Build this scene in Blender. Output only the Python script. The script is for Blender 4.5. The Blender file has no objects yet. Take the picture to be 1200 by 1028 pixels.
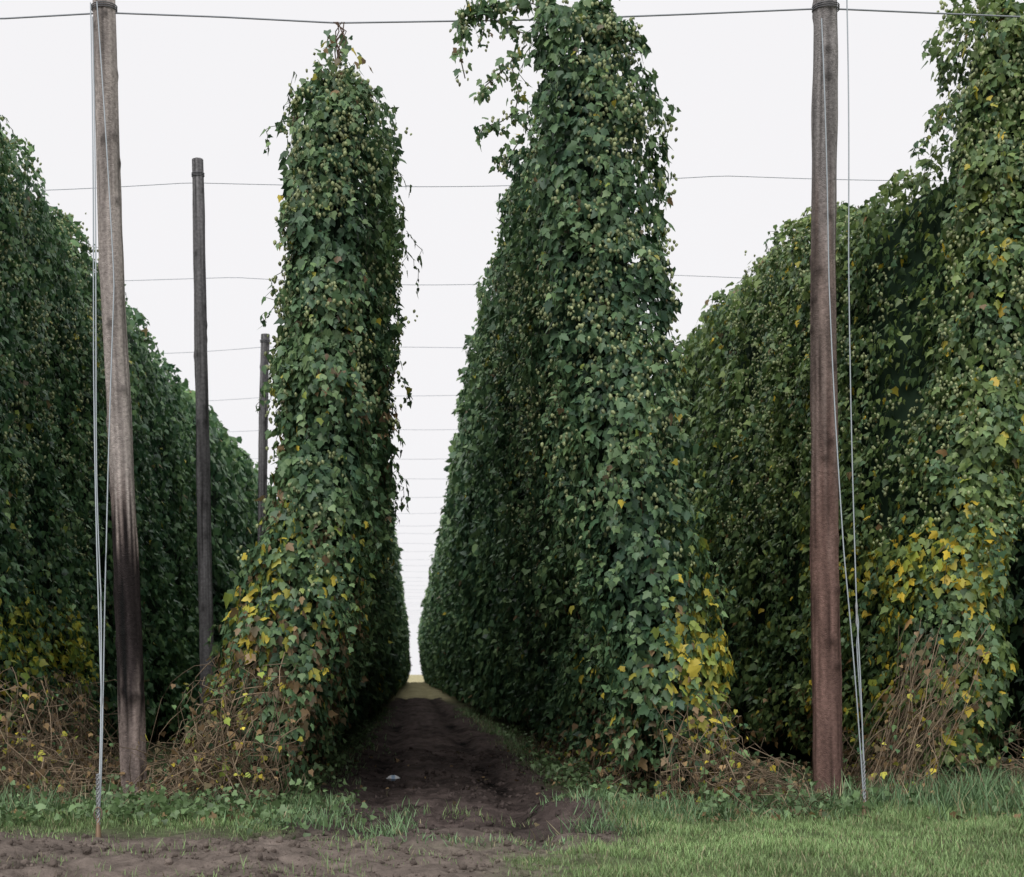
import bpy, math, numpy as np
rng = np.random.default_rng(7)
D = 14.4; S = 4.8; CAMZ = 1.3; PPM = 115.7
def PX(px, d=D): return (px-483.0)/(1667.0/d)
def PZ(py, d=D): return (790.0-py)/(1667.0/d)+CAMZ

scene = bpy.context.scene
# ---------------------------------------------------------------- noise
def _h(ix,iy,iz,seed):
    with np.errstate(over='ignore'):
        h = (ix.astype(np.int64)*374761393 + iy.astype(np.int64)*668265263 + iz.astype(np.int64)*2147483647 + seed*974711)
        h = (h ^ (h>>13))*1274126177
        h = h ^ (h>>16)
    return (h & 0xFFFFF)/float(0xFFFFF)
def vn(x,y,z=0.0,seed=0):
    x=np.asarray(x,float); y=np.asarray(y,float)+0*x; z=np.asarray(z,float)+0*x; x=x+0*y
    ix=np.floor(x);iy=np.floor(y);iz=np.floor(z)
    fx=x-ix;fy=y-iy;fz=z-iz
    fx=fx*fx*(3-2*fx);fy=fy*fy*(3-2*fy);fz=fz*fz*(3-2*fz)
    r=0
    for a in (0,1):
        for b in (0,1):
            for c in (0,1):
                w=(fx if a else 1-fx)*(fy if b else 1-fy)*(fz if c else 1-fz)
                r=r+w*_h(ix+a,iy+b,iz+c,seed)
    return r*2-1
def sm(a,b,x):
    t=np.clip((x-a)/(b-a),0,1); return t*t*(3-2*t)

# ---------------------------------------------------------------- mesh helpers
def raw_mesh(name, V, L, starts, C=None, mat=None, parent=None, smooth=False):
    me=bpy.data.meshes.new(name)
    me.vertices.add(len(V)); me.vertices.foreach_set("co", np.ascontiguousarray(V,dtype=np.float32).ravel())
    me.loops.add(len(L)); me.loops.foreach_set("vertex_index", np.ascontiguousarray(L,dtype=np.int32))
    me.polygons.add(len(starts)); me.polygons.foreach_set("loop_start", np.ascontiguousarray(starts,dtype=np.int32))
    if C is not None:
        at=me.attributes.new("col","FLOAT_COLOR","POINT")
        c4=np.ones((len(V),4),np.float32); c4[:,:3]=C
        at.data.foreach_set("color", c4.ravel())
    me.update(calc_edges=True)
    if smooth: me.polygons.foreach_set("use_smooth", np.ones(len(starts),bool))
    ob=bpy.data.objects.new(name,me); scene.collection.objects.link(ob)
    if mat: me.materials.append(mat)
    if parent: ob.parent=parent
    return ob
def norm(v): return v/np.maximum(np.linalg.norm(v,axis=-1,keepdims=True),1e-9)
class Batch:
    def __init__(s): s.V=[];s.L=[];s.S=[];s.C=[];s.nv=0;s.nl=0
    def add_inst(s, T, faces, pos, X, Y, Z, sc, col):
        n=len(pos); 
        if n==0: return
        k=len(T); sc=np.asarray(sc)
        if sc.ndim==1: sc=np.repeat(sc[:,None],3,1)
        P=(pos[:,None,:]+ T[None,:,0,None]*sc[:,None,0,None]*X[:,None,:]+T[None,:,1,None]*sc[:,None,1,None]*Y[:,None,:]+T[None,:,2,None]*sc[:,None,2,None]*Z[:,None,:])
        fl=np.concatenate([np.array(f) for f in faces]); lens=np.array([len(f) for f in faces]); st=np.concatenate([[0],np.cumsum(lens)[:-1]])
        L=(np.arange(n)[:,None]*k+fl[None,:]).ravel()+s.nv
        Sx=(np.arange(n)[:,None]*len(fl)+st[None,:]).ravel()+s.nl
        s.V.append(P.reshape(-1,3)); s.L.append(L); s.S.append(Sx)
        if col.ndim==2: col=np.repeat(col[:,None,:],k,1)
        s.C.append(col.reshape(-1,3)); s.nv+=n*k; s.nl+=n*len(fl)
    def add_raw(s,V,quads,C):
        V=np.asarray(V,float); q=np.asarray(quads)
        s.V.append(V); s.L.append(q.ravel()+s.nv); s.S.append(np.arange(len(q))*q.shape[1]+s.nl)
        s.C.append(np.broadcast_to(C,(len(V),3)).copy()); s.nv+=len(V); s.nl+=q.size
    def tube(s,pts,rad,col,sides=4):
        pts=np.asarray(pts,float); n=len(pts); rad=np.broadcast_to(rad,(n,))
        t=norm(np.gradient(pts,axis=0)); up=np.where(np.abs(t[:,2:3])>0.9,[[1.,0,0]],[[0,0,1.]])
        a=norm(np.cross(t,up)); b=np.cross(t,a)
        ang=np.arange(sides)*2*np.pi/sides
        V=pts[:,None,:]+rad[:,None,None]*(np.cos(ang)[None,:,None]*a[:,None,:]+np.sin(ang)[None,:,None]*b[:,None,:])
        i=np.arange(n-1)[:,None]*sides; j=np.arange(sides)[None,:]; j2=(j+1)%sides
        q=np.stack([i+j,i+j2,i+sides+j2,i+sides+j],-1).reshape(-1,4)
        c=np.asarray(col,float)
        if c.ndim==2: c=np.repeat(c[:,None,:],sides,1).reshape(-1,3)
        s.add_raw(V.reshape(-1,3),q,c)
    def obj(s,name,mat,parent=None,smooth=False):
        return raw_mesh(name,np.concatenate(s.V),np.concatenate(s.L),np.concatenate(s.S),np.concatenate(s.C),mat,parent,smooth)

# ---------------------------------------------------------------- materials
def attr_mat(name, rough=0.6, spec=0.3, transl=0.0, nscale=0, namp=0.0, bump=0.0, bscale=60, metal=0.0):
    m=bpy.data.materials.new(name); m.use_nodes=True; nt=m.node_tree; N=nt.nodes; N.clear()
    out=N.new("ShaderNodeOutputMaterial"); p=N.new("ShaderNodeBsdfPrincipled")
    a=N.new("ShaderNodeAttribute"); a.attribute_name="col"; col=a.outputs["Color"]
    tc=N.new("ShaderNodeTexCoord")
    if namp>0:
        no=N.new("ShaderNodeTexNoise"); no.inputs["Scale"].default_value=nscale; no.inputs["Detail"].default_value=6
        nt.links.new(tc.outputs["Object"],no.inputs["Vector"])
        mr=N.new("ShaderNodeMapRange"); mr.inputs[1].default_value=0.25; mr.inputs[2].default_value=0.75
        mr.inputs[3].default_value=1-namp; mr.inputs[4].default_value=1+namp
        nt.links.new(no.outputs[0],mr.inputs[0])
        mx=N.new("ShaderNodeVectorMath"); mx.operation='SCALE'
        nt.links.new(col,mx.inputs[0]); nt.links.new(mr.outputs[0],mx.inputs["Scale"]); col=mx.outputs[0]
    nt.links.new(col,p.inputs["Base Color"]); p.inputs["Roughness"].default_value=rough
    p.inputs["Specular IOR Level"].default_value=spec; p.inputs["Metallic"].default_value=metal
    if bump>0:
        nb=N.new("ShaderNodeTexNoise"); nb.inputs["Scale"].default_value=bscale; nb.inputs["Detail"].default_value=8
        nt.links.new(tc.outputs["Object"],nb.inputs["Vector"])
        b=N.new("ShaderNodeBump"); b.inputs["Strength"].default_value=bump; b.inputs["Distance"].default_value=0.03
        nt.links.new(nb.outputs[0],b.inputs["Height"]); nt.links.new(b.outputs[0],p.inputs["Normal"])
    if transl>0:
        t=N.new("ShaderNodeBsdfTranslucent"); nt.links.new(col,t.inputs["Color"])
        mi=N.new("ShaderNodeMixShader"); mi.inputs[0].default_value=transl
        nt.links.new(p.outputs[0],mi.inputs[1]); nt.links.new(t.outputs[0],mi.inputs[2]); nt.links.new(mi.outputs[0],out.inputs[0])
    else: nt.links.new(p.outputs[0],out.inputs[0])
    return m
M_leaf=attr_mat("hop_leaf",0.45,0.5,0.22)
M_grass=attr_mat("grass_blade",0.5,0.3,0.0)
M_stalk=attr_mat("dry_stalk",0.8,0.15,0.0)
M_soil=attr_mat("soil",0.95,0.1,0.0,9,0.4,1.0,35)
M_wood=attr_mat("weathered_wood",0.85,0.15,0.0,30,0.35,0.7,90)
M_wire=attr_mat("galvanised_wire",0.5,0.4,0,0,0,0,60,0.3)
M_core=attr_mat("dark_core",0.9,0.05)  # dark green filler colour for the added core inside the rows

# ---------------------------------------------------------------- ground
def soilmask(x,y):
    n=vn(x*1.3,y*1.3,0,11)*0.6+vn(x*4,y*4,0,12)*0.4
    track=1-sm(1.05,1.6,np.abs(x-0.35)+n*0.4)
    track*=sm(10.0,11.2,y+n*0.8)
    mound=(1-sm(11.0,11.9,y+n*0.5+0.08*(x+1.5)))*(1-sm(0.1,1.8,x+n*1.1+ (y-10)*0.2))
    return np.clip(np.maximum(track,mound),0,1)
def gz(x,y):
    h=0.022*vn(x*0.9,y*0.9,0,1)+0.014*vn(x*3.1,y*3.1,0,2)+0.008*vn(x*9,y*9,0,3)
    h=h*np.where(y>60,0.5,1)
    for cx in (-1.75,2.65,-4.6,5.4):
        h=h+0.10*np.exp(-((x-cx)/0.5)**2)*sm(12.6,14,y)
    s=soilmask(x,y)
    h=h+s*(0.035*vn(x*4,y*4,0,4)+0.026*vn(x*12,y*12,0,5))
    for rx in (-0.35,1.0):
        h=h-0.08*np.exp(-((x-rx-0.05*vn(y*0.4,0,0,9))/0.2)**2)*sm(10.5,12,y)*s
    m=(1-sm(10.4,11.1,y))*(1-sm(-1.2,0.4,x))
    h=h+m*(0.05+0.03*vn(x*2,y*2,0,6))
    h=h+0.14*np.exp(-((x-1.55)/0.5)**2-((y-12.9)/0.45)**2)
    return h
def grid(xs,ys):
    X,Y=np.meshgrid(xs,ys); nx=len(xs); ny=len(ys)
    i=np.arange(ny-1)[:,None]*nx; j=np.arange(nx-1)[None,:]
    q=np.stack([i+j,i+j+1,i+nx+j+1,i+nx+j],-1).reshape(-1,4)
    return X.ravel(),Y.ravel(),q
xs=np.concatenate([-np.geomspace(9,1500,40)[::-1],np.arange(-8.96,8.97,0.045),np.geomspace(9,1500,40)])
ys=np.concatenate([-np.geomspace(0.5,600,24)[::-1],np.arange(0,7.5,0.5),np.arange(7.5,17,0.045),np.arange(17,34,0.15),np.arange(34,90,0.8),np.geomspace(90,2500,60)])
X,Y,q=grid(xs,ys); Z=gz(X,Y); far=(np.abs(X)>40)|(Y>300)|(Y<-5); Z=np.where(far,0,Z)
def groundcol(X,Y):
    s=soilmask(X,Y); n=vn(X*1.1,Y*1.1,0,21); n2=vn(X*7,Y*7,0,22); n3=vn(X*0.3,Y*0.3,0,23)
    grass=np.array([0.10,0.13,0.06]); litter=np.array([0.095,0.085,0.055]); soilA=np.array([0.155,0.127,0.11]); soilB=np.array([0.080,0.063,0.058]); yel=np.array([0.42,0.38,0.22])
    under=sm(12.6,14,Y)
    lit=np.clip(under*(0.55+0.45*n+0.3*n2),0,1)[:,None]
    base=grass*(1-lit)+litter*lit
    sc=soilA+(soilB-soilA)*sm(10.8,12.2,Y+0.5*n)[:,None]
    c=base*(1-s[:,None])+sc*s[:,None]
    c=c*(1+0.25*n2+0.2*n)[:,None]
    f=(sm(62,80,Y))[:,None]
    return c*(1-f)+yel*(1+0.2*n)[:,None]*f
raw_mesh("ground",np.stack([X,Y,Z],1),q.ravel(),np.arange(len(q))*4,groundcol(X,Y),M_soil,smooth=True)
txs=np.arange(-0.9,1.61,0.045); tys=np.concatenate([np.arange(11.6,17,0.045),np.arange(17,34,0.15),np.arange(34,78,0.8)])
X,Y,q=grid(txs,tys)
edge=(np.abs(X-0.355)>1.15)|(Y<11.7); Xj=X+np.where(edge,0.08*vn(X*3,Y*3,0,31),0)
n=vn(X*2.2,Y*0.6,0,33);n2=vn(X*11,Y*11,0,34);n3=vn(X*3,Y*3,0,35)
rut=np.exp(-((X+0.35)/0.2)**2)+np.exp(-((X-1.0)/0.2)**2)
tread=rut*np.clip(np.sin(Y*28),0,1)*0.3
tc=np.array([0.078,0.060,0.055])*(1+0.35*n+0.35*n2+0.35*n3-0.28*rut-tread)[:,None]
wt=(soilmask(Xj,Y)*sm(11.6,12.6,Y+0.3*n))[:,None]; tc=groundcol(Xj,Y)*(1-wt)+tc*wt
raw_mesh("dirt_track",np.stack([Xj,Y,gz(Xj,Y)+0.006],1),q.ravel(),np.arange(len(q))*4,tc,M_soil,smooth=True)

# soil clods
def ico():
    import bmesh
    bm=bmesh.new(); bmesh.ops.create_icosphere(bm,subdivisions=1,radius=1)
    V=np.array([v.co[:] for v in bm.verts]); F=[[v.index for v in f.verts] for f in bm.faces]; bm.free(); return V,F
icoV,icoF=ico(); icoV=icoV*(1+0.25*rng.normal(size=(len(icoV),1)))
b=Batch()
def randrot(n):
    a=norm(rng.normal(size=(n,3))); c=norm(np.cross(a,rng.normal(size=(n,3)))); return a,c,np.cross(a,c)
n=26000; x=rng.uniform(-4,4,n); y=rng.uniform(8.4,24,n); keep=(soilmask(x,y)>rng.uniform(0.3,1,n))&(vn(x*2,y*2,0,61)>-0.3); x=x[keep];y=y[keep]; n=len(x)
sz=0.005+0.035*rng.random(n)**6+0.005*rng.random(n); a,c,d=randrot(n)
cc=groundcol(x,y)*rng.uniform(0.7,1.25,(n,1))
b.add_inst(icoV,icoF,np.stack([x,y,gz(x,y)+sz*0.25],1),a,c,d,np.stack([sz,sz*rng.uniform(.6,1.1,n),sz*rng.uniform(.5,1,n)],1),cc)
b.obj("soil_clods",M_soil)

# ---------------------------------------------------------------- leaf templates
half=[(0.16,-0.10),(0.34,0.12),(0.50,0.38),(0.27,0.46),(0.22,0.70)]
def mk_leaf(half):
    V=[(0,0.06)]+half+[(0,1.0)]+[(-x,y) for x,y in half]
    k=len(half); V=np.array(V,float)
    z=-0.28*np.abs(V[:,0])-0.25*V[:,1]**2+0.1
    T=np.column_stack([V,z]); 
    return T,[list(range(0,k+2)), [0,k+1]+list(range(2*k+1,k+1,-1))]
LH=mk_leaf(half)
LM=mk_leaf([(0.38,0.02),(0.48,0.38),(0.24,0.56)])
LL=mk_leaf([(0.42,0.1),(0.34,0.6)])
ct=[];rings=[(0,0.15),(0.35,0.95),(0.9,0.8),(1.3,0.1)]
for zz,r in rings:
    for a in range(4): ct.append((0.5*r*math.cos(a*math.pi/2),-zz,0.5*r*math.sin(a*math.pi/2)))
ct=np.array(ct); cf=[[i*4+j,i*4+(j+1)%4,(i+1)*4+(j+1)%4,(i+1)*4+j] for i in range(3) for j in range(4)]

G=np.array([[0.044,0.100,0.058],[0.080,0.160,0.080],[0.138,0.238,0.105],[0.23,0.345,0.145]])
YEL=np.array([[0.66,0.54,0.08],[0.50,0.48,0.09],[0.32,0.41,0.09]]); BRN=np.array([[0.22,0.15,0.085],[0.34,0.23,0.12],[0.16,0.13,0.075]])
def leafcols(n, lightness, yel, brn):
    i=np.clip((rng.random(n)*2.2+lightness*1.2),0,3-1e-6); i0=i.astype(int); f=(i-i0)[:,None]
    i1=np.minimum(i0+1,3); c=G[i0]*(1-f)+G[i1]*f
    r=rng.random(n); y=r<yel; c[y]=YEL[rng.choice(3,y.sum(),p=[.3,.35,.35])]
    r2=rng.random(n); bb=r2<brn; c[bb]=BRN[rng.integers(0,3,bb.sum())]
    return c*rng.uniform(0.75,1.25,(n,1))
def place_leaves(b,tmpl,pos,out,size,col,droop=1.0,rnd=0.5):
    n=len(pos)
    bd=norm(np.array([0,0,-1.0])*droop+out*0.35+rng.normal(size=(n,3))*rnd)
    n0=norm(out+np.array([0,0,0.6])+rng.normal(size=(n,3))*rnd)
    Xv=norm(np.cross(bd,n0)); Nv=np.cross(Xv,bd)
    sc=np.stack([size*rng.uniform(0.75,1.15,n),size,size*rng.uniform(0.3,1.8,n)],1)
    b.add_inst(tmpl[0],tmpl[1],pos,Xv,bd,Nv,sc,col)

# ---------------------------------------------------------------- hop rows
rows=dict(
 L1=dict(c=([0,1,3,8.5],[-4.75,-4.8,-4.95,-5.35]), hw=([0,1,2,7,8.5],[0.45,0.50,0.52,0.48,0.42]),H=7.75,vis=1,y0=D-0.4,seed=100,fr=0,rd=0.5),
 L =dict(c=([0,1.2,2,3.4,8.5],[-1.80,-1.42,-1.17,-0.84,-0.74]), hw=([0,1.2,2.2,3.5,6,8.5],[0.44,0.50,0.50,0.42,0.43,0.44]),H=7.50,vis=1,y0=D-0.5,seed=200,fr=0,rd=0.5),
 R =dict(c=([0,1,3,5,6,8.5],[2.62,2.55,2.26,2.00,1.87,1.73]), hw=([0,1,3,5,6.5,8.5],[0.43,0.47,0.50,0.50,0.50,0.47]),H=7.80,vis=-1,y0=D-0.6,seed=300,fr=0.08,rd=0.3),
 R2=dict(c=([0,1,3,8.5],[5.45,5.45,5.52,5.72]), hw=([0,1,2,7,8.5],[0.5,0.54,0.58,0.54,0.50]),H=7.62,vis=-1,y0=D-0.2,seed=400,fr=0,rd=0.4),
 R3=dict(c=([0,8.5],[8.6,8.4]), hw=([0,8.5],[0.55,0.5]),H=7.6,vis=-1,y0=D-0.3,seed=500,fr=0,rd=0.6),
 L0=dict(c=([0,8.5],[-7.9,-7.7]), hw=([0,8.5],[0.55,0.5]),H=7.6,vis=1,y0=D-0.3,seed=600,fr=0,rd=0.6),
)
def rowH(r,y):
    H=r['H']+0.20*vn(y/0.9,0,0,r['seed'])+0.18*vn(y/3.1,0,0,r['seed']+1)
    if r['seed']==300: H=H+0.22*(1-sm(D+0.4,D+1.2,y))-0.45*sm(D+0.7,D+1.3,y)*(1-sm(D+1.8,D+3.5,y))
    if r['seed']==400: H=H+0.55*(1-sm(D+0.9,D+1.1,y))-0.80*sm(D+0.9,D+1.1,y)*(1-sm(D+2.0,D+6.0,y))
    if r['seed']==200: H=H+0.08*(1-sm(D+0.4,D+1.2,y))
    return H
def rowC(r,z,y):
    c=np.interp(z,*r['c'])+0.10*vn(y/2.6,z/4,0,r['seed']+2)
    if r['fr']: c=c+ r['fr']*(1-sm(0.5,3.6,z))*(1-sm(D+0.6,D+2.2,y))
    if r['seed']==400: c=c+0.42*sm(2.0,5.0,z)*(1-sm(D+0.9,D+1.6,y))+0.08*(1-sm(D+0.9,D+1.6,y))
    if r['seed']==200: c=c-0.50*sm(1.5,4.5,z)*sm(D+1.5,D+9,y)
    return c
def rowW(r,z,y):
    w=np.interp(z,*r['hw'])
    if r['seed'] in (300,400,100): w=w*(1+0.18*vn(y/0.85,0.3,0,r['seed']+12))
    return w
def bump(r,x,y,z):
    s=r['seed']
    return 0.17*vn(y/0.5,z/2.6,x/0.6,s+3)+0.13*vn(y/0.36,z/0.36,x/0.36,s+4)+0.09*vn(y/0.17,z/0.17,x/0.17,s+5)
def sample_row(r,n,ya,yb,side,front=False,zmin=0.05):
    rd=r['rd']
    y=rng.uniform(ya,yb,n)
    dome=rng.random(n)<0.08
    H=rowH(r,y if not front else np.full(n,r['y0']+0.3))
    z=rng.uniform(zmin,1,n)*(H-rd); th=rng.uniform(0,np.pi/2,n)
    z=np.where(dome,H-rd+rd*np.sin(th),z); cw=np.where(dome,np.cos(th),1.0)
    nz=np.where(dome,np.sin(th),0.0)
    yc=r['y0']+0.55
    if front: y=np.full(n,yc)
    hw=rowW(r,z,y)*cw
    C=rowC(r,z,y)
    if front:
        ph=rng.uniform(-np.pi/2,np.pi/2,n)
        nx=np.sin(ph);ny=-np.cos(ph)*np.ones(n)
        x0=C+hw*nx; yy=yc+hw*ny
    else:
        nx=side*np.ones(n); ny=np.zeros(n); x0=C+hw*nx; yy=y
    B=bump(r,x0,yy,z)
    inn=-np.minimum(rng.exponential(0.09,n),0.3)+0.03+ (rng.random(n)<0.05)*rng.uniform(0,0.12,n)
    e=B+inn
    k=np.where(dome,cw,1)
    pos=np.stack([x0+nx*e*k,yy+ny*e*k,z+nz*e],1)
    out=norm(np.stack([nx*k,ny*k,nz],1))
    return pos,out,B,inn,H
def color_for(r,pos,B,inn,n,key):
    x,y,z=pos.T; s=r['seed']
    pat=vn(x*1.2,y*1.2,z*1.2,s+8); p2=vn(x*3,y*3,z*3,s+9)
    nearf=1-sm(D+0.8,D+4.5,y)
    yl=0.004+0.010*np.clip(p2,0,1); br=0.006+0*z
    if key=='L':
        lf=sm(0.1,-0.4,x-rowC(r,z,y)); 
        yl=yl+nearf*np.exp(-((z-1.9)/0.9)**2)*(0.12+0.5*lf)*np.clip(0.6+pat+0.7*p2,0,1)
        br=br+nearf*(np.exp(-((z-0.9)/1.0)**2)*0.50*np.clip(0.7+p2,0,1)+0.38*np.clip(vn(x*1.5,y,z*1.5,77)+0.05,0,1)*sm(6.0,3.5,z))
    if key=='R':
        lf=sm(-0.2,0.3,x-rowC(r,z,y))
        yl=yl+nearf*np.exp(-((z-1.35)/0.95)**2)*(0.05+0.75*lf)*np.clip(0.7+pat+0.7*p2,0,1)
        br=br+nearf*np.exp(-((z-0.4)/0.6)**2)*0.32
    if key=='R2':
        yl=yl+nearf*np.exp(-((z-1.8)/1.0)**2)*0.6*np.clip(0.4+pat*1.2+0.7*p2,0,1)+0.02
        br=br+np.exp(-((z-0.5)/0.5)**2)*0.15
    if key=='L1':
        yl=yl+(1-sm(17,20,y))*np.exp(-((z-1.6)/0.5)**2)*1.0*np.clip(0.8+pat+0.5*p2,0,1)
        br=br+(1-sm(D+2,D+10,y))*np.exp(-((z-0.6)/0.6)**2)*0.4
    br=br+0.10*np.exp(-(z/0.5)**2)
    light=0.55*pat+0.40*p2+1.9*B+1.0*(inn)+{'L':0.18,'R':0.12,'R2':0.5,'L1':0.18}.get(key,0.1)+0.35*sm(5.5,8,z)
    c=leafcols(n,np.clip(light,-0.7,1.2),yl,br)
    if key=='R2': c=c*np.array([1.15,1.04,0.82])
    if key=='L1': c=c*np.array([0.95,1.05,1.0])
    return c
bands=[(None,20,0.80,560,LM),(20,32,1.1,240,LM),(32,60,1.7,100,LL),(60,120,2.5,42,LL),(120,230,4.0,18,LL)]
names=dict(L1='hop_row',L='hop_row.001',R='hop_row.002',R2='hop_row.003',R3='hop_row.004',L0='hop_row.005')
for key,r in rows.items():
    b=Batch(); outer=key in('R3','L0')
    for bi,(ya,yb,ss,dens,tm) in enumerate(bands):
        if outer:
            ss*=1.6; dens*=0.14
        if ya is None: ya=r['y0']+0.5
        nfull=int((yb-ya)*7.8*dens)
        for side,wt in ((r['vis'],1.0),(-r['vis'],0.26 if yb<33 else 0.2)):
            n=int(nfull*wt)
            pos,out,B,inn,H=sample_row(r,n,ya,yb,side)
            keep=rng.random(n)<np.clip(0.70+2.4*B,0.20,1)*(0.6+0.4*sm(0.1,1.0,pos[:,2]))
            pos,out,B,inn=pos[keep],out[keep],B[keep],inn[keep]; n=len(pos)
            size=rng.uniform(0.07,0.15,n)*ss*(1.5 if wt<1 and yb<33 else 1)
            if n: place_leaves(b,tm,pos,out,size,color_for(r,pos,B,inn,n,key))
    n=int(1.8*7.8*(760 if not outer else 150))
    pos,out,B,inn,H=sample_row(r,n,0,1,1,front=True)
    keep=rng.random(n)<np.clip(0.75+2.4*B,0.25,1)*(0.5+0.5*sm(0.1,1.0,pos[:,2])); pos,out,B,inn=pos[keep],out[keep],B[keep],inn[keep]; n=len(pos)
    cf_=color_for(r,pos,B,inn,n,key)
    isy=(cf_[:,0]>0.28)&(cf_[:,2]<0.13)
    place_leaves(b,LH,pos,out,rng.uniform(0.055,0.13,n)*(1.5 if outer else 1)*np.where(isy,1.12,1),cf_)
    if not outer:
      for fr in (True,False):
        ns=150 if fr else 320
        pos,out,B,inn,H=sample_row(r,ns,r['y0']+0.5,24,r['vis'],front=fr,zmin=0.2)
        for i in range(ns):
            m=rng.integers(6,13); t=np.linspace(0,1,m)
            L=rng.uniform(0.15,0.5); P=pos[i]+out[i]*(0.06+0.14*np.sin(t*2.2))[:,None]*rng.uniform(0.4,1.2)+np.array([0,0,-1])*(t*L)[:,None]+rng.normal(size=(m,3))*0.02
            place_leaves(b,LM,P,np.repeat(out[i:i+1],m,0),rng.uniform(0.05,0.10,m),leafcols(m,0.6,0.03,0.01))
            b.tube(P,0.004,np.array([0.08,0.09,0.045]),3)
      ya=r['y0']+0.2; ns=int((60-ya)*3)
      yy=ya+(60-ya)*rng.random(ns)**1.6; H=rowH(r,yy)
      for i in range(ns):
        c=rowC(r,np.array([H[i]]),np.array([yy[i]]))[0]+rng.uniform(-0.2,0.2)
        m=rng.integers(3,7); t=np.linspace(0,1,m); dr=rng.normal(size=3)*0.5
        P=np.array([c,yy[i],H[i]-0.14])+np.array([dr[0]*0.2,dr[1]*0.2,1])*(t*rng.uniform(0.1,0.26))[:,None]
        place_leaves(b,LM,P,norm(rng.normal(size=(m,3))+[0,-1,.3]),rng.uniform(0.06,0.11,m),leafcols(m,0.6,0.03,0.02))
      for fr in (True,False):
        n=1500 if fr else 2300
        pos,out,B,inn,H=sample_row(r,n,r['y0']+0.5,22,r['vis'],front=fr,zmin=0.3)
        k=(rng.random(n)<sm(1.5,5.0,pos[:,2])*0.75)&(vn(pos[:,0]*2.2,pos[:,1]*2.2,pos[:,2]*2.2,55)>-0.15)
        pos=pos[k];out=out[k]; n=len(pos); m=3
        pos=np.repeat(pos,m,0)+rng.normal(size=(n*m,3))*0.045; out=np.repeat(out,m,0); pos=pos+out*0.06; n*=m
        yv=norm(np.array([0,0,1.0])+0.3*rng.normal(size=(n,3))); xv=norm(np.cross(yv,out)); zv=np.cross(xv,yv)
        c=np.array([0.44,0.50,0.25])*rng.uniform(0.5,1.2,(n,1))
        b.add_inst(ct,cf,pos,xv,yv,zv,rng.uniform(0.024,0.044,n),c)
    par=bpy.data.objects.new(names[key],None); scene.collection.objects.link(par)
    b.obj("foliage",M_leaf,par)
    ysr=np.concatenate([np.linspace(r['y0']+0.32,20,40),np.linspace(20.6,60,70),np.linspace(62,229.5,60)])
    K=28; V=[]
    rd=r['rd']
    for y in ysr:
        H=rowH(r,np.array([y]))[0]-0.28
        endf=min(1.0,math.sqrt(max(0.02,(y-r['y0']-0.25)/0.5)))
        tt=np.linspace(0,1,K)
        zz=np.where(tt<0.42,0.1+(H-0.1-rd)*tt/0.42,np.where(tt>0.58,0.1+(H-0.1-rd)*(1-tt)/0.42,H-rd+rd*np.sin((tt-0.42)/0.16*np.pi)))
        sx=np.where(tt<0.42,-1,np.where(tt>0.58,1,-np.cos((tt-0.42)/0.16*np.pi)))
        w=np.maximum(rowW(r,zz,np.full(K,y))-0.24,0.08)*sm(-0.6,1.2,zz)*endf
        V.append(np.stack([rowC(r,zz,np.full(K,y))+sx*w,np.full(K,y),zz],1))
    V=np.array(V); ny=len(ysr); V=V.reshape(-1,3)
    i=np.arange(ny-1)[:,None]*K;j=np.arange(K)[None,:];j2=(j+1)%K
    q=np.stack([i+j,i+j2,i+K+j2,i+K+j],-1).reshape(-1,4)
    bb=Batch(); bb.add_raw(V,q,np.array([0.024,0.044,0.026]))  # opaque dark body added inside the row to stop light passing through
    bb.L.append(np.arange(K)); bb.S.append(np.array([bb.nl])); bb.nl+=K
    bb.obj("light_blocking_core",M_core,par)
    if outer: continue
    sb=Batch()
    for yb_ in np.arange(r['y0']+0.4,40,1.05):
        for k in range(4):
            z=np.linspace(0,3.0,9); yv=yb_+rng.normal()*0.12+0.06*np.sin(z*3+k)
            cx=rowC(r,z,np.full(9,yb_))+rng.normal()*0.12+0.04*np.sin(z*5+k*2)
            sb.tube(np.stack([cx,yv+0*z,z+gz(cx,yv+0*z)*(z<0.1)],1),0.009,np.array([0.14,0.10,0.06])*rng.uniform(.6,1.3),4)
    def tangle(n,x0,x1,za,zb,bx0,bx1,ya,yb,curl=0.12,green=0.25):
        for _ in range(n):
            top=np.array([rng.uniform(x0,x1),rng.uniform(ya,yb),rng.uniform(za,zb)])
            bot=np.array([rng.uniform(bx0,bx1),top[1]+rng.normal()*0.3-0.1,0.0])
            t=np.linspace(0,1,12)[:,None]; P=top*(1-t)+bot*t
            P=P+np.stack([vn(t[:,0]*4,rng.uniform(0,99),0,k) for k in (1,2,3)],1)*curl*1.5*np.sin(np.pi*t)**0.5
            P[:,2]+=0.15*np.sin(np.pi*t[:,0])*rng.uniform(-0.6,1.0); P[:,2]=np.maximum(P[:,2],gz(P[:,0],P[:,1])+0.01)
            sb.tube(P,rng.uniform(0.0025,0.006),np.array([0.27,0.205,0.14])*rng.uniform(0.35,1.35),3)
            m=rng.integers(1,8)
            ii=rng.integers(0,11,m); isg=rng.random(m)<green
            cc=np.where(isg[:,None],leafcols(m,0.4,0.35,0),BRN[rng.integers(0,3,m)]*rng.uniform(.6,1.3,(m,1)))
            place_leaves(sb,LM,P[ii]+rng.normal(size=(m,3))*0.04,norm(rng.normal(size=(m,3))+[0,-1,0]),rng.uniform(0.035,0.085,m),cc,1.0,0.8)
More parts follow.
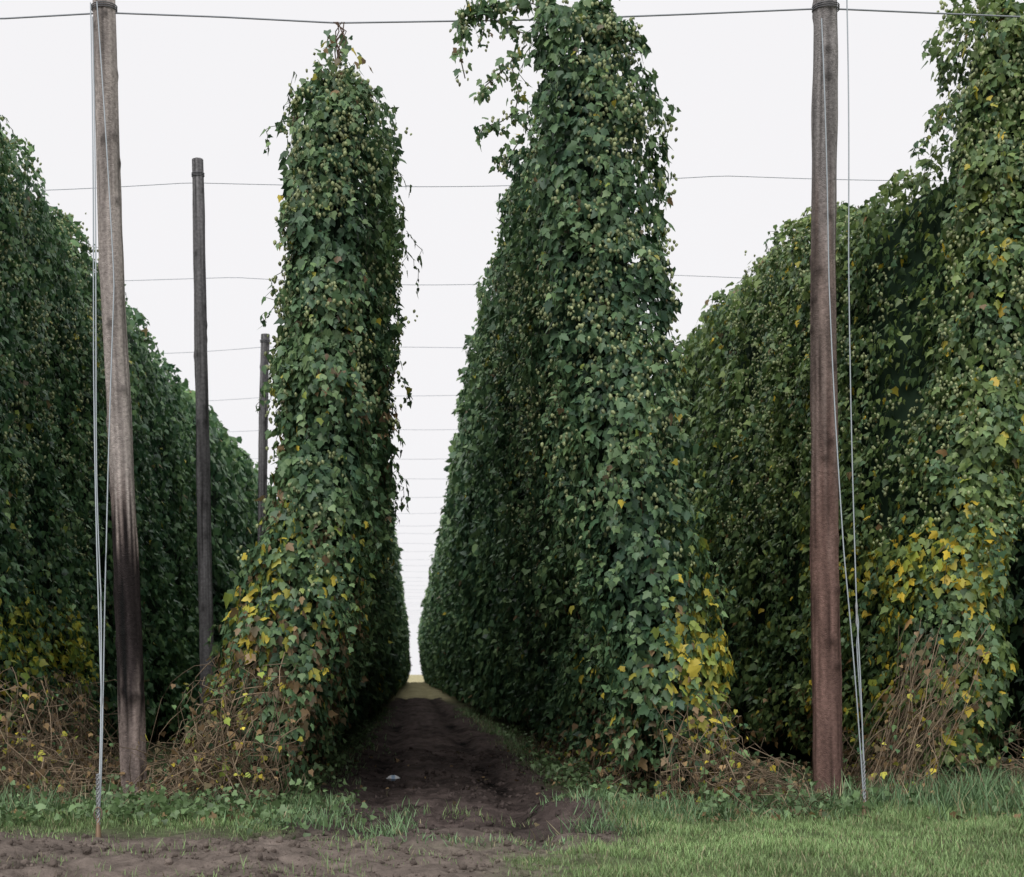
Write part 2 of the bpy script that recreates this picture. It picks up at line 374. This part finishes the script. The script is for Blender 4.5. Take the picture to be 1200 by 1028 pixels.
    if key=='L':
        tangle(300,-2.1,-1.1,0.3,1.6,-2.7,-1.3,D-0.9,D+0.9,0.2,0.5)
        tangle(220,-2.4,-1.5,0.05,0.65,-3.0,-1.2,D-1.1,D+1.2,0.3)
        tangle(200,-1.9,-1.4,0.1,0.7,-1.8,-1.15,D+0.5,D+10,0.15,0.7)
    if key=='R':
        tangle(160,2.5,3.3,0.3,1.2,2.4,3.5,D-0.8,D+0.5,0.2,0.6)
        tangle(160,2.6,3.5,0.05,0.4,2.4,4.1,D-1.1,D+0.8,0.3,0.4)
        tangle(240,2.2,2.6,0.1,0.7,1.9,2.5,D+0.5,D+10,0.15,0.7)
    if key=='R2':
        tangle(120,5.0,5.7,0.9,1.85,4.35,4.9,D-0.5,D+0.3,0.08,0.2)
        tangle(160,4.8,5.6,0.1,0.7,4.5,5.6,D-0.4,D+2.5,0.2,0.5)
        tangle(60,5.6,6.6,0.1,0.9,5.4,6.8,D-0.4,D+0.8,0.2,0.7)
    if key=='L1':
        tangle(320,-4.6,-3.7,0.3,1.35,-4.5,-3.3,D-0.7,D+3.0,0.25,0.4)
        tangle(170,-4.2,-3.2,0.05,0.4,-4.2,-2.9,D-0.9,D+2.0,0.3)
    sb.obj("stems_and_dead_bines",M_stalk,par)
    if key=='R':
        hb=Batch()
        def strand(pts,dens,sz):
            pts=np.array([[PX(a),D-0.25+dy,PZ(c)] for a,c,dy in pts]); 
            t=np.linspace(0,1,40); u=np.linspace(0,1,len(pts)); P=np.stack([np.interp(t,u,pts[:,k]) for k in range(3)],1)
            hb.tube(P,0.006,np.array([0.09,0.08,0.05]),4)
            n=int(dens*1.5); tt=rng.random(n); Q=np.stack([np.interp(tt,u,pts[:,k]) for k in range(3)],1)+rng.normal(size=(n,3))*0.045
            place_leaves(hb,LH,Q,norm(rng.normal(size=(n,3))+[0,-.8,0.2]),rng.uniform(sz*.5,sz*1.05,n),leafcols(n,0.6,0.04,0.02),1.0,0.7)
            m=n//2; tt=rng.random(m); Q=np.stack([np.interp(tt,u,pts[:,k]) for k in range(3)],1)+rng.normal(size=(m,3))*0.05
            o=norm(rng.normal(size=(m,3))); yv=norm(np.array([0,0,1.0])+0.3*rng.normal(size=(m,3))); xv=norm(np.cross(yv,o))
            hb.add_inst(ct,cf,Q,xv,yv,np.cross(xv,yv),rng.uniform(0.026,0.04,m),np.array([0.42,0.46,0.25])*rng.uniform(0.6,1.2,(m,1)))
        strand([(650,26,0),(615,16,0),(585,22,0),(556,20,0),(542,36,0)],90,0.12)
        strand([(542,24,0),(540,50,0),(538,78,0),(544,104,0)],34,0.10)
        strand([(560,22,0),(590,40,.1),(612,52,0)],30,0.12)
        strand([(616,60,0.1),(590,92,0),(568,112,0),(562,122,0)],34,0.11)
        strand([(598,92,0),(606,120,0),(600,150,0)],20,0.09)
        strand([(606,140,0),(585,154,0),(566,160,0),(560,170,0)],22,0.10)
        strand([(612,168,0),(596,192,0),(584,200,0),(582,212,0)],22,0.09)
        strand([(555,24,0),(566,48,0),(560,66,0)],14,0.09)
        hb.obj("trailing_bine",M_leaf,par)
    if key=='L':
        hb=Batch()
        for k in range(6):
            x0=395+rng.uniform(-4,8); P=np.array([[PX(x0+k2*rng.uniform(-2,3)),D-0.1,PZ(75-k2*11)] for k2 in range(5)])
            hb.tube(P,0.006,np.array([0.13,0.08,0.05]),4)
        n=90; zz=rng.uniform(40,100,n); Q=np.stack([PX(398+np.clip(rng.normal(size=n),-1.6,1.6)*(5+0.36*(zz-36))),D-0.05+rng.normal(size=n)*0.08,PZ(zz)],1)
        place_leaves(hb,LM,Q,norm(rng.normal(size=(n,3))+[0,-1,0]),rng.uniform(0.05,0.10,n),leafcols(n,0.4,0.1,0.25),1,0.7)
        hb.obj("tip_shoots",M_leaf,par)

# ---------------------------------------------------------------- posts
def post(name,pxs,pys,y,dia_t,dia_b,kind,seed):
    n=320; K=32
    z_=np.array([PZ(v,y) for v in pys]); x_=np.array([PX(v,y) for v in pxs]); o=np.argsort(z_); z_=z_[o];x_=x_[o]
    z=np.linspace(-0.25,z_[-1],n); cx=np.interp(z,z_,x_)
    cx=np.convolve(np.pad(cx,12,'edge'),np.ones(25)/25,'valid')
    ang=np.linspace(0,2*np.pi,K,endpoint=False)
    r=np.interp(z,[0,z[-1]],[dia_b/2,dia_t/2])
    Zg,A=np.meshgrid(z,ang,indexing='ij')
    ca=np.cos(A);sa=np.sin(A)
    st=vn(ca*7,sa*7,Zg*0.7,seed); st2=vn(ca*16,sa*16,Zg*1.6,seed+1); lump=vn(ca*1.5,sa*1.5,Zg*2.0,seed+2)
    blot=vn(ca*2,sa*2,Zg*3.0,seed+6)
    crack=sm(0.50,0.7,vn(ca*5,sa*5,Zg*0.6,seed+3))*(1.0 if kind!='b' else 0.5)
    R=r[:,None]*(1+0.08*lump+0.05*st2-0.10*crack)
    kn=np.zeros_like(Zg)
    rr=np.random.default_rng(seed)
    for _ in range(30):
        kz=rr.uniform(0.5,z[-1]);ka=rr.uniform(0,2*np.pi); d=((Zg-kz)/0.05)**2+((np.angle(np.exp(1j*(A-ka))))/0.35)**2
        kn+=np.exp(-d)
    R=R*(1+0.12*np.clip(kn,0,1))
    V=np.stack([cx[:,None]+R*ca,y+R*sa,Zg],-1).reshape(-1,3)
    grey=np.array([0.40,0.355,0.33]); brown=np.array([0.24,0.185,0.165]); red=np.array([0.21,0.115,0.095])
    if kind=='a':
        w=sm(2.9,2.4,Zg+0.5*st+0.3*blot)[...,None]*sm(0.75,1.25,Zg+0.4*st)[...,None]
        lowm=sm(3.4,2.6,Zg+0.4*st)[...,None]*0.8; c=grey*(1-lowm)+brown*lowm
        c=c*(1-w)+np.array([0.035,0.028,0.028])*w
    elif kind=='b':
        w=sm(6.9,5.2,Zg+0.6*st)[...,None]; w2=sm(4.6,2.5,Zg+0.8*st2)[...,None]
        c=np.array([0.30,0.28,0.275])*(1-w)+brown*0.85*w; c=c*(1-0.7*w2)+red*0.7*w2
    else:
        c=np.array([0.17,0.165,0.17])*np.ones(Zg.shape+(3,))
    c=c*(1+0.40*st+0.35*st2+0.30*blot)[...,None]
    c=c*(1-0.75*crack)[...,None]*(1-0.6*np.clip(kn,0,1))[...,None]
    bt=Batch(); i=np.arange(n-1)[:,None]*K;j=np.arange(K)[None,:];j2=(j+1)%K
    q=np.stack([i+j,i+j2,i+K+j2,i+K+j],-1).reshape(-1,4)
    bt.add_raw(V,q,np.clip(c.reshape(-1,3),0.01,1))
    bt.L.append(np.arange(K)+(n-1)*K); bt.S.append(np.array([bt.nl])); bt.nl+=K
    par=bpy.data.objects.new(name,None); scene.collection.objects.link(par)
    bt.obj("pole",M_wood,par,True)
    wb=Batch()
    zt=min(z[-1]-0.12,8.02)
    for k in range(3):
        a=np.linspace(0,2*np.pi,20); rad=dia_t/2*1.12; cxx=np.interp(zt,z,cx)
        wb.tube(np.stack([cxx+rad*np.cos(a),y+rad*np.sin(a),zt+0.02*k+0.01*np.sin(a)],1),0.006,np.array([0.16,0.16,0.17]),5)
    wb.obj("wire_lashing",M_wire,par,True)
post("trellis_pole",[120,122,130,141,151,158,159],[-40,0,300,520,740,945,960],D,0.225,0.265,'a',501)
post("trellis_pole.001",[967,968,965,966,970,970],[-30,0,300,600,925,950],D,0.235,0.29,'b',511)
post("trellis_pole.002",[231,232,237,243,243],[187,200,500,800,860],D+S,0.15,0.215,'c',521)
post("trellis_pole.003",[311,310,308,307,307],[392,420,520,700,830],D+3*S,0.18,0.22,'c',531)
post("trellis_pole.004",[350,350],[500,845],D+5*S,0.16,0.20,'c',541)
post("trellis_pole.005",[724,724],[398,840],D+3*S,0.16,0.20,'c',551)
post("trellis_pole.006",[660,660],[500,835],D+5*S,0.16,0.20,'c',561)

# ---------------------------------------------------------------- wires
wb=Batch(); WC=np.array([0.28,0.30,0.33])
fx=[-2400,-700,0,125,260,395,640,800,967,1200,1900,3600]; fy=[25,14,22,15,20,27,23,17,10,20,12,20]
t=np.linspace(-2400,3600,400); P=np.stack([PX(t),np.full(400,D),PZ(np.interp(t,fx,fy))],1); wb.tube(P,0.009,WC,5)
for k in range(1,36):
    y=D+k*S; x=np.linspace(-20,22,200)
    sag=0.10*np.abs(np.sin((x+3.0)*math.pi/7.2))
    tilt=0.012*vn(k*2.3,0,0,71)*x
    z=7.96-sag+0.10*vn(x*0.2+k,k*1.7,0,70)+tilt
    wb.tube(np.stack([x,np.full(200,y),z],1),0.005,WC*1.6,4)
wb.obj("overhead_wires",M_wire,None,True)

def guy(name,strands,anchor):
    par=bpy.data.objects.new(name,None); scene.collection.objects.link(par)
    g=Batch()
    for pts in strands:
        pts=np.array(pts,float); t=np.linspace(0,1,60); u=np.linspace(0,1,len(pts)); P=np.stack([np.interp(t,u,pts[:,k]) for k in range(3)],1)
        P[:,0]+=0.012*np.sin(t*9); g.tube(P,0.0068,np.array([0.36,0.40,0.43]),5)
    g.obj("cables",M_wire,par,True)
    a=np.array(anchor,float)
    g=Batch(); dr=norm((np.array(strands[0][-1])-a)[None])[0]
    t=np.linspace(0,1,60)[:,None]
    for ph in (0,2.1,4.2):
        P=a+dr*t*0.45; P[:,0]+=0.012*np.cos(t[:,0]*24+ph); P[:,1]+=0.012*np.sin(t[:,0]*24+ph); g.tube(P,0.0055,np.array([0.32,0.33,0.34]),5)
    P=a+dr*np.linspace(-0.12,0.10,6)[:,None]; g.tube(P,np.array([.02,.024,.022,.018,.014,.01]),np.array([0.20,0.13,0.08]),8)
    ang=np.linspace(0,2*np.pi,24); c=a+dr*0.12
    g.tube(np.stack([c[0]+0.03*np.cos(ang),c[1]+0*ang,c[2]+0.05*np.sin(ang)],1),0.007,np.array([0.2,0.15,0.11]),6)
    if len(strands[0])>1:
        m0=np.array(strands[0][1]); d2=norm((np.array(strands[0][2])-m0)[None])[0]
        P=m0+d2*np.linspace(-0.12,0.12,7)[:,None]; g.tube(P,np.array([.007,.014,.011,.009,.011,.014,.007]),np.array([0.3,0.31,0.32]),8)
    g.obj("anchor",M_wire,par,True)
dl=11.25; al=(PX(115,dl),dl,0.08); ml=(PX(119,11.9),11.9,PZ(830,11.9))
guy("guy_wire",[[al,ml,(PX(110,13.2),13.2,PZ(420,13.2)),(PX(108),D-0.1,8.05)],
                [al,ml,(PX(126,12.6),12.6,PZ(640,12.6)),(PX(133,13.4),13.4,PZ(330,13.4)),(PX(116),D-0.12,8.05)],
                [al,(PX(118,12.3),12.3,PZ(700,12.3)),(PX(113,13.0),13.0,PZ(480,13.0)),(PX(111),D-0.12,7.9)]],al)
dr_=12.9; ar=(PX(1013,dr_),dr_,0.08); mr=(PX(1004,13.3),13.3,PZ(720,13.3))
guy("guy_wire.001",[[ar,mr,(PX(995,13.9),13.9,PZ(300,13.9)),(PX(987),D-0.14,8.1)],
                [ar,(PX(989,13.2),13.2,PZ(650,13.2)),(PX(972,13.8),13.8,PZ(330,13.8)),(PX(957),D-0.16,PZ(30))],
                [ar,(PX(1006,13.25),13.25,PZ(760,13.25)),mr]],ar)

# ---------------------------------------------------------------- grass & weeds
def blades(b,x,y,h,w,col,lean=0.45):
    n=len(x); T=np.array([[-.5,0,0],[.5,0,0],[-.38,0.12,.5],[.38,0.12,.5],[0,0.45,1.0]]); F=[[0,1,3,2],[2,3,4]]
    a=rng.uniform(0,2*np.pi,n); X=np.stack([np.cos(a),np.sin(a),0*a],1); Yv=np.stack([-np.sin(a),np.cos(a),0*a],1)
    Zv=norm(np.array([0,0,1.0])+rng.normal(size=(n,3))*lean*0.5)
    c=np.repeat(col[:,None,:],5,1)*np.array([0.7,0.7,1,1,1.2])[None,:,None]
    b.add_inst(T,F,np.stack([x,y,gz(x,y)-0.005],1),X,Yv,Zv,np.stack([w,h*rng.uniform(0.5,1.4,n),h],1),c)
g=Batch()
def gcol(n,x,y,base=(0.22,0.33,0.13)):
    v=vn(x*1.5,y*1.5,0,91); c=np.array(base)*rng.uniform(0.6,1.35,(n,1))*(1+0.3*v)[:,None]
    dry=rng.random(n)<0.12; c[dry]=np.array([0.38,0.34,0.20])*rng.uniform(.6,1.1,(dry.sum(),1)); return c
n=200000; x=rng.uniform(-3.6,6.6,n); y=rng.uniform(8.3,13.4,n); s=soilmask(x,y)
dens=np.clip(1-s*1.25,0.0,1)*np.clip(0.70+0.7*vn(x*2.5,y*2.5,0,92),0.10,1); dens*=1-0.55*sm(12.6,13.4,y)
dens*=1-0.55*sm(0.3,-0.8,x)
k=rng.random(n)<dens+0.06*(vn(x*2,y*2,0,97)>0.15); x=x[k];y=y[k];n=len(x)
blades(g,x,y,rng.uniform(0.02,0.055,n)*(1+1.4*np.clip(vn(x*3,y*3,0,96),0,1))*(1+0.5*sm(11.5,13,y)),rng.uniform(0.004,0.008,n),gcol(n,x,y))
n=90000; x=rng.uniform(-4.6,6.0,n); y=13+rng.random(n)**1.6*40; s=soilmask(x,y)
lane=np.exp(-((x+1.05)/0.35)**2)+np.exp(-((x-1.85)/0.3)**2)+0.35*np.exp(-((x+3)/1.0)**2)+0.35*np.exp(-((x-4.1)/0.6)**2)
k=rng.random(n)<np.clip(lane,0,1)*(1-s*0.5)*np.clip(0.7+0.8*vn(x*2,y*1.5,0,93),0.05,1); x=x[k];y=y[k];n=len(x)
blades(g,x,y,rng.uniform(0.05,0.14,n),rng.uniform(0.006,0.012,n)*(1+1.5*sm(18,45,y)),gcol(n,x,y,(0.18,0.28,0.13)))
def clump(cx,cy,rx,ry,n,h0,h1,col=(0.15,0.25,0.12),lean=0.8):
    x=cx+rng.normal(size=n)*rx; y=cy+rng.normal(size=n)*ry
    blades(g,x,y,rng.uniform(h0,h1,n),rng.uniform(0.008,0.014,n),gcol(n,x,y,col),lean)
clump(5.3,D-0.9,0.75,0.35,1600,0.15,0.42); clump(4.5,D-0.9,0.5,0.3,600,0.1,0.25); clump(6.0,D-1.2,0.6,0.4,900,0.15,0.4)
clump(-3.9,D-1.2,0.5,0.3,700,0.12,0.36); clump(-2.7,D-0.9,0.5,0.3,700,0.08,0.2); clump(-1.7,D-1.0,0.6,0.25,900,0.08,0.22)
clump(2.6,D-1.3,0.5,0.3,900,0.06,0.2); clump(3.6,D-0.8,0.5,0.25,900,0.06,0.22); clump(1.7,D-1.2,0.25,0.3,300,0.06,0.16); clump(-0.2,11.6,0.12,0.2,200,0.05,0.2)
clump(2.0,12.6,0.25,0.2,250,0.08,0.2); clump(-0.9,12.2,0.3,0.2,300,0.06,0.2); clump(0.5,10.9,0.4,0.12,200,0.03,0.08); clump(1.6,11.8,0.25,0.12,220,0.05,0.22); clump(-0.1,12.9,0.08,0.5,120,0.05,0.15)
g.obj("grass",M_grass)
w=Batch(); n=12000; x=rng.uniform(-4.4,6.2,n); y=11.3+rng.random(n)**1.5*20; s=soilmask(x,y)
edge=np.exp(-((y-12.6)/0.8)**2)*sm(0.0,-0.6,x)+0.7*np.exp(-((y-13.3)/0.5)**2)*sm(1.5,2.4,x)+1.0*np.exp(-((x+1.15)/0.38)**2)*sm(12.5,13.5,y)+1.0*np.exp(-((x-1.95)/0.3)**2)*sm(13,14,y)+0.5*np.exp(-((x+3)/0.8)**2)*sm(12,13,y)+0.3*np.exp(-((x-4.1)/.6)**2)*sm(13,14,y)
k=rng.random(n)<np.clip(edge,0,1)*(1-0.75*s)*np.clip(0.45+1.4*vn(x*1.8,y*1.8,0,95),0,1); x=x[k];y=y[k];n=len(x); m=6
hgt=np.repeat(rng.uniform(0.5,2.2,n),m)
x=np.repeat(x,m)+rng.normal(size=n*m)*0.05; y=np.repeat(y,m)+rng.normal(size=n*m)*0.05; n*=m
place_leaves(w,LM,np.stack([x,y,gz(x,y)+rng.uniform(0.02,0.14,n)*hgt],1),norm(rng.normal(size=(n,3))+[0,-.3,1.2]),rng.uniform(0.025,0.085,n),np.array([0.17,0.27,0.115])*rng.uniform(0.5,1.3,(n,1)),0.1,0.8)
w.obj("weeds",M_leaf)
w=Batch(); n=5000; x=rng.uniform(-4.5,6,n); y=rng.uniform(12.3,24,n)
k=rng.random(n)<np.clip(1.0-soilmask(x,y)*0.97,0,1)*0.8; x=x[k];y=y[k];n=len(x)
place_leaves(w,LM,np.stack([x,y,gz(x,y)+rng.uniform(0.01,0.05,n)],1),norm(rng.normal(size=(n,3))*0.5+[0,0,1.2]),rng.uniform(0.03,0.08,n),BRN[rng.integers(0,3,n)]*rng.uniform(0.5,1.4,(n,1)),0.0,0.8)
w.obj("leaf_litter",M_stalk)
lx,ly=PX(461,18.3),18.1
xs_=np.linspace(-0.09,0.09,13); ys_=np.linspace(-0.05,0.05,8); X,Y,q=grid(xs_,ys_)
def lit(sgn): return np.stack([lx+X,ly+Y,gz(np.array([lx]),np.array([ly]))[0]+0.055+sgn*0.04*(1-(X/0.09)**2)*(1-(Y/0.05)**2)+0.006*vn(X*40,Y*40,0,5)],1)
pk=Batch(); c=np.where((np.abs(X)<0.03)[:,None],np.array([0.35,0.5,0.7]),np.array([0.85,0.87,0.9])); pk.add_raw(lit(1),q,c); pk.add_raw(lit(-1)-[0,0,0.002],q,c)
pk.obj("litter_packet",attr_mat("plastic_film",0.35,0.5),None,True)

# ---------------------------------------------------------------- world, sun, camera
w=bpy.data.worlds.new("World"); scene.world=w; w.use_nodes=True; nt=w.node_tree; N=nt.nodes; N.clear()
sky=N.new("ShaderNodeTexSky"); sky.sky_type='NISHITA'; sky.sun_disc=False; sky.sun_elevation=math.radians(50); sky.sun_rotation=math.radians(205); sky.air_density=1; sky.dust_density=5
hs=N.new("ShaderNodeHueSaturation"); hs.inputs["Saturation"].default_value=0.15; nt.links.new(sky.outputs[0],hs.inputs["Color"])
mx=N.new("ShaderNodeMix"); mx.data_type='RGBA'; mx.inputs[0].default_value=0.93
nt.links.new(hs.outputs[0],mx.inputs[6]); mx.inputs[7].default_value=(9.6,9.5,9.7,1)
bg=N.new("ShaderNodeBackground"); bg.inputs[1].default_value=0.1; nt.links.new(mx.outputs[2],bg.inputs[0])
o=N.new("ShaderNodeOutputWorld"); nt.links.new(bg.outputs[0],o.inputs[0])
sl=bpy.data.lights.new("sun","SUN"); sl.energy=1.5; sl.angle=math.radians(45); sl.color=(1,0.98,0.95)
so=bpy.data.objects.new("sun",sl); scene.collection.objects.link(so); so.rotation_euler=(math.radians(40),0,math.radians(-25))
cam=bpy.data.cameras.new("camera"); co=bpy.data.objects.new("camera",cam); scene.collection.objects.link(co)
co.location=(0,0,CAMZ); co.rotation_euler=(math.radians(90),0,0); cam.lens=50; cam.sensor_width=36; cam.shift_x=0.0975; cam.shift_y=0.23; cam.clip_end=4000
cam.dof.use_dof=True; cam.dof.focus_distance=13.5; cam.dof.aperture_fstop=3.2
scene.camera=co
scene.view_settings.view_transform='Standard'
try: scene.view_settings.look='None'
except: pass
scene.view_settings.exposure=0
